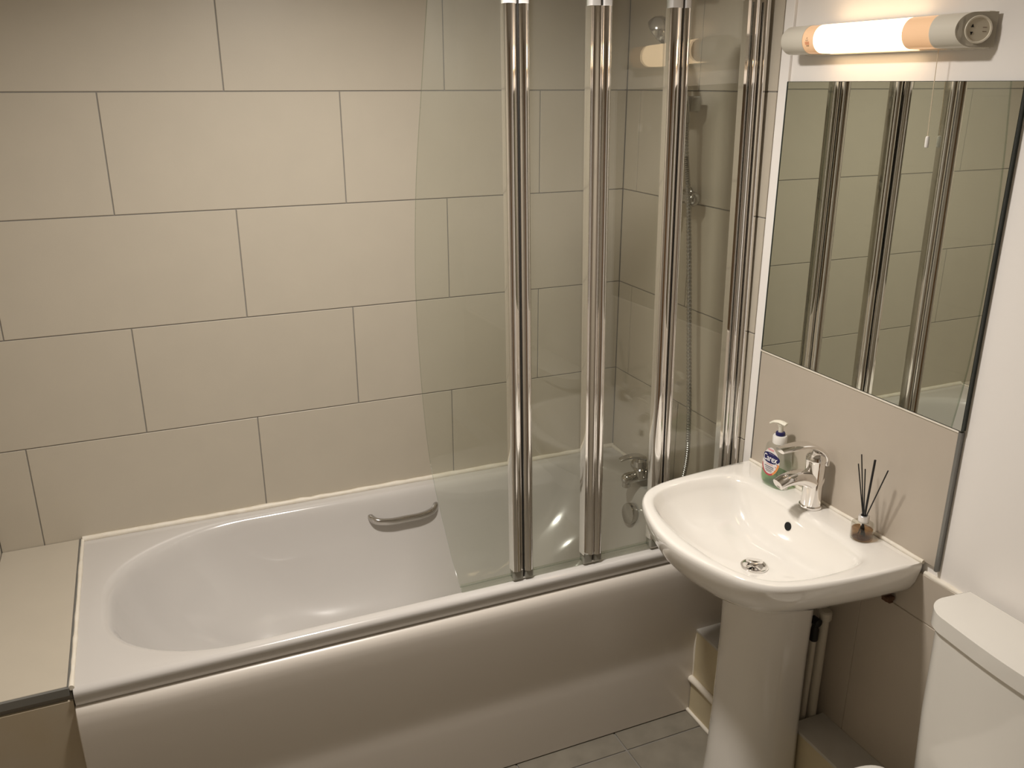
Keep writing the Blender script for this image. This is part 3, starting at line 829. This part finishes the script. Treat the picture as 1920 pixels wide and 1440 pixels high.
def text_mesh(txt, width, cu, ch, off, m, par, nm, bold=.0):
    cur = bpy.data.curves.new(nm, 'FONT'); cur.body = txt; cur.align_x = 'CENTER'; cur.align_y = 'CENTER'; cur.offset = bold
    cur.resolution_u = 3
    to = bpy.data.objects.new(nm, cur); COL.objects.link(to)
    bpy.context.view_layer.update()
    me = bpy.data.meshes.new_from_object(to.evaluated_get(bpy.context.evaluated_depsgraph_get()))
    bpy.data.objects.remove(to); bpy.data.curves.remove(cur)
    bm = bmesh.new(); bm.from_mesh(me); bpy.data.meshes.remove(me)
    xs = [v.co.x for v in bm.verts]; ys = [v.co.y for v in bm.verts]
    s = width / (max(xs) - min(xs)); mx = (max(xs) + min(xs)) / 2; my = (max(ys) + min(ys)) / 2
    for v in bm.verts:
        u = cu + (v.co.x - mx) * s; h = ch + (v.co.y - my) * s * 1.25
        v.co = sp(u, face_d(u, h) + off, h)
    return obj(nm, bm, m, par, smooth=0)
text_mesh('Carex', .046, LU, .0578 + LH, .0016, 'white', lab, 'brand_lettering', .012)
def bar(u0, u1, h, t, m, nm='label_text'):
    h += LH
    flat(nm, [(u0, h - t / 2), ((u0 + u1) / 2, h - t / 2), (u1, h - t / 2), (u1, h + t / 2), ((u0 + u1) / 2, h + t / 2), (u0, h + t / 2)], .0011, m, lab, 2)
bar(-.008, .008, .0690, .0014, 'white')
bar(-.014, .006, .0790, .004, 'labelp'); bar(-.012, .010, .0415, .0018, 'labelp')
bar(-.017, .013, .0355, .0026, 'labelg'); bar(-.014, .013, .0310, .0022, 'labelg'); bar(-.013, .009, .0265, .0018, 'labelg'); bar(-.010, .008, .0230, .0016, 'labelg')
for u, h in ((.0185, .040 + LH), (.0175, .030 + LH), (.021, .047 + LH)):
    flat('label_dot', [(u + .0013 * math.cos(2 * PI * k / 8), h + .0013 * math.sin(2 * PI * k / 8)) for k in range(8)], .0012, 'labelr', lab, 1)

# ------------------------------------------------------------------ reed diffuser
DX, DY, DZ = -.044, -1.183, .8262
rd = thing('reed_diffuser', 'small glass reed diffuser with black sticks on the basin corner', 'diffuser', (DX, DY, DZ))
R = .0245
obj('glass_bottle', lz([(.020, .0), (R - .001, .0006), (R, .003), (R, .034), (R - .001, .0375), (R - .004, .0395), (.0125, .041), (.0115, .043)], (DX, DY, DZ), seg=44), 'vial', rd, smooth=50)
obj('scent_oil', lz([(R - .003, .004), (R - .002, .0055), (R - .002, .0235), (R - .0025, .0236)], (DX, DY, DZ), seg=44), 'oil', rd)
obj('silver_collar', lz([(.0105, .040), (.0118, .0408), (.0118, .0560), (.0110, .0570), (.0075, .0570), (.0070, .0520)], (DX, DY, DZ), seg=36, cap1=False), 'silver', rd)
tips = [((-.052, -1.1535, .9970), .0013), ((-.050, -1.157, 1.0205), .0013), ((-.058, -1.180, .9965), .0013), ((-.058, -1.203, 1.0270), .0024), ((-.046, -1.2300, 1.0115), .0014)]
for (tx, ty, tz), rr in tips:
    q = V(tx, ty, tz); b = V(DX + (tx - DX) * .10, DY + (ty - DY) * .12, DZ + .056)
    d = (b - q).normalized(); e = b + d * ((b.z - (DZ + .006)) / -d.z if d.z < 0 else .04)
    ex = Vector((e.x - DX, e.y - DY)); 
    if ex.length > R - .006: ex = ex.normalized() * (R - .006); e = V(DX + ex.x, DY + ex.y, e.z)
    obj('reed_stick', sw([q, b, e], rr, 8), 'black', rd)

# ------------------------------------------------------------------ pipe boxing, waste pipe
pb = thing('pipe_boxing', 'low cream pipe boxing with tiled top between bath and pedestal', 'boxing', (-.05, -.82, 0))
obj('lower_board', bx(-.1055, -.0005, -.955, -.6935, .0, .112, bev=.001), 'cream', pb, smooth=0)
obj('upper_board', bx(-.0995, -.0005, -.955, -.6935, .112, .280, bev=.001), 'cream', pb, smooth=0)
obj('top_tile', bx(-.1015, -.0005, -.957, -.6935, .2805, .2885, bev=.001), 'boxtile', pb, smooth=0)
p2 = thing('pipe_boxing', 'low cream pipe boxing with grey tiled top between pedestal and toilet', 'boxing', (-.05, -1.6, 0))
obj('front_board', bx(-.1000, -.0005, YF + .01, -1.107, .0, .266, bev=.001), 'cream', p2, smooth=0)
obj('top_tile', bx(-.1035, -.0005, YF + .01, -1.105, .2665, .275, bev=.001), 'boxtile', p2, smooth=0)
wpn = thing('waste_pipe', 'white vertical plastic pipe with a dark valve behind the pedestal', 'pipe', (-.04, -1.085, 0))
obj('pipe_run', sw([(-.026, -1.090, .0), (-.026, -1.094, .56)], .0115, 16), 'pvc', wpn)
obj('pipe_run', sw([(-.046, -1.082, .10), (-.050, -1.090, .50)], .0075, 14), 'pvc', wpn)
bm = bmesh.new(); lathe(bm, [(.0095, 0), (.0105, .003), (.0105, .030), (.008, .038), (.008, .050)], (-.050, -1.090, .497), seg=18)
lathe(bm, [(.006, -.014), (.0105, -.011), (.0105, .011), (.006, .014)], (-.052, -1.092, .552), (0, 1, 0), seg=18)
obj('valve', bm, 'black', wpn)
obj('pipe_elbow', lz([(.014, 0), (.016, .004), (.016, .022), (.012, .026)], (-.026, -1.094, .552), seg=18), 'pvc', wpn)

# ------------------------------------------------------------------ toilet
tl = thing('toilet', 'white close-coupled toilet with cistern beside the basin', 'toilet', (-.2, -1.65, 0))
def cis(y0, y1, xf, r, bow=.012):
    """cistern plan outline with softly bowed front"""
    P = [(-.006, y1), ]
    P = [(-.006, y0), (-.006, y1)]
    n = 14
    for k in range(n + 1):
        a = math.radians(90 + 90 * k / n); P.append((xf + r + r * math.cos(a), y1 - r + r * math.sin(a)))
    for k in range(1, 12):
        t = k / 12; P.append((xf - bow * math.sin(PI * t), y1 - r + (y0 + r - y1 + r) * t))
    for k in range(n + 1):
        a = math.radians(180 + 90 * k / n); P.append((xf + r + r * math.cos(a), y0 + r + r * math.sin(a)))
    return P
bm = bmesh.new(); prism(bm, cis(-1.87, -1.436, -.140, .058), .797, .831, bev=.007)
obj('cistern_lid', bm, 'toilet', tl, smooth=40)
bm = bmesh.new(); rings = []
for z, e in ((.40, .022), (.43, .016), (.60, .010), (.795, .008)):
    rings.append([(x, y, z) for x, y in cis(-1.87 + e, -1.436 - e, -.137 + e * .6, .055)])
loft(bm, rings); obj('cistern', bm, 'toilet', tl, smooth=40)
bm = bmesh.new(); rings = []
for z, sx_, sy_, cx in ((0, .20, .105, -.36), (.08, .19, .10, -.36), (.20, .19, .11, -.37), (.32, .225, .155, -.39), (.415, .245, .175, -.40), (.43, .245, .175, -.40)):
    rings.append([(cx + sx_ * math.cos(2 * PI * k / 48), -1.65 + sy_ * math.sin(2 * PI * k / 48), z) for k in range(48)])
loft(bm, rings); box(bm, -.28, -.115, -1.74, -1.56, .0, .40, bev=.02); obj('pan', bm, 'toilet', tl, smooth=50)
def seat_ring(z, g):
    P = []
    for k in range(56):
        a = 2 * PI * k / 56; x = -.40 + (.245 - g) * math.cos(a) * (1.0); y = -1.65 + (.200 - g) * math.sin(a)
        if x > -.40: x = -.40 + (.235 - g) * math.copysign(abs(math.cos(a)) ** .24, 1); y = -1.65 + (.225 - g) * math.copysign(abs(math.sin(a)) ** .24, math.sin(a))
        P.append((x, y, z))
    return P
bm = bmesh.new(); loft(bm, [seat_ring(.432, .004), seat_ring(.435, 0), seat_ring(.446, 0), seat_ring(.449, .004)]); obj('seat', bm, 'toilet', tl, smooth=50)
bm = bmesh.new(); loft(bm, [seat_ring(.4495, .004), seat_ring(.452, 0), seat_ring(.461, .001), seat_ring(.466, .010)]); obj('seat_lid', bm, 'toilet', tl, smooth=50)
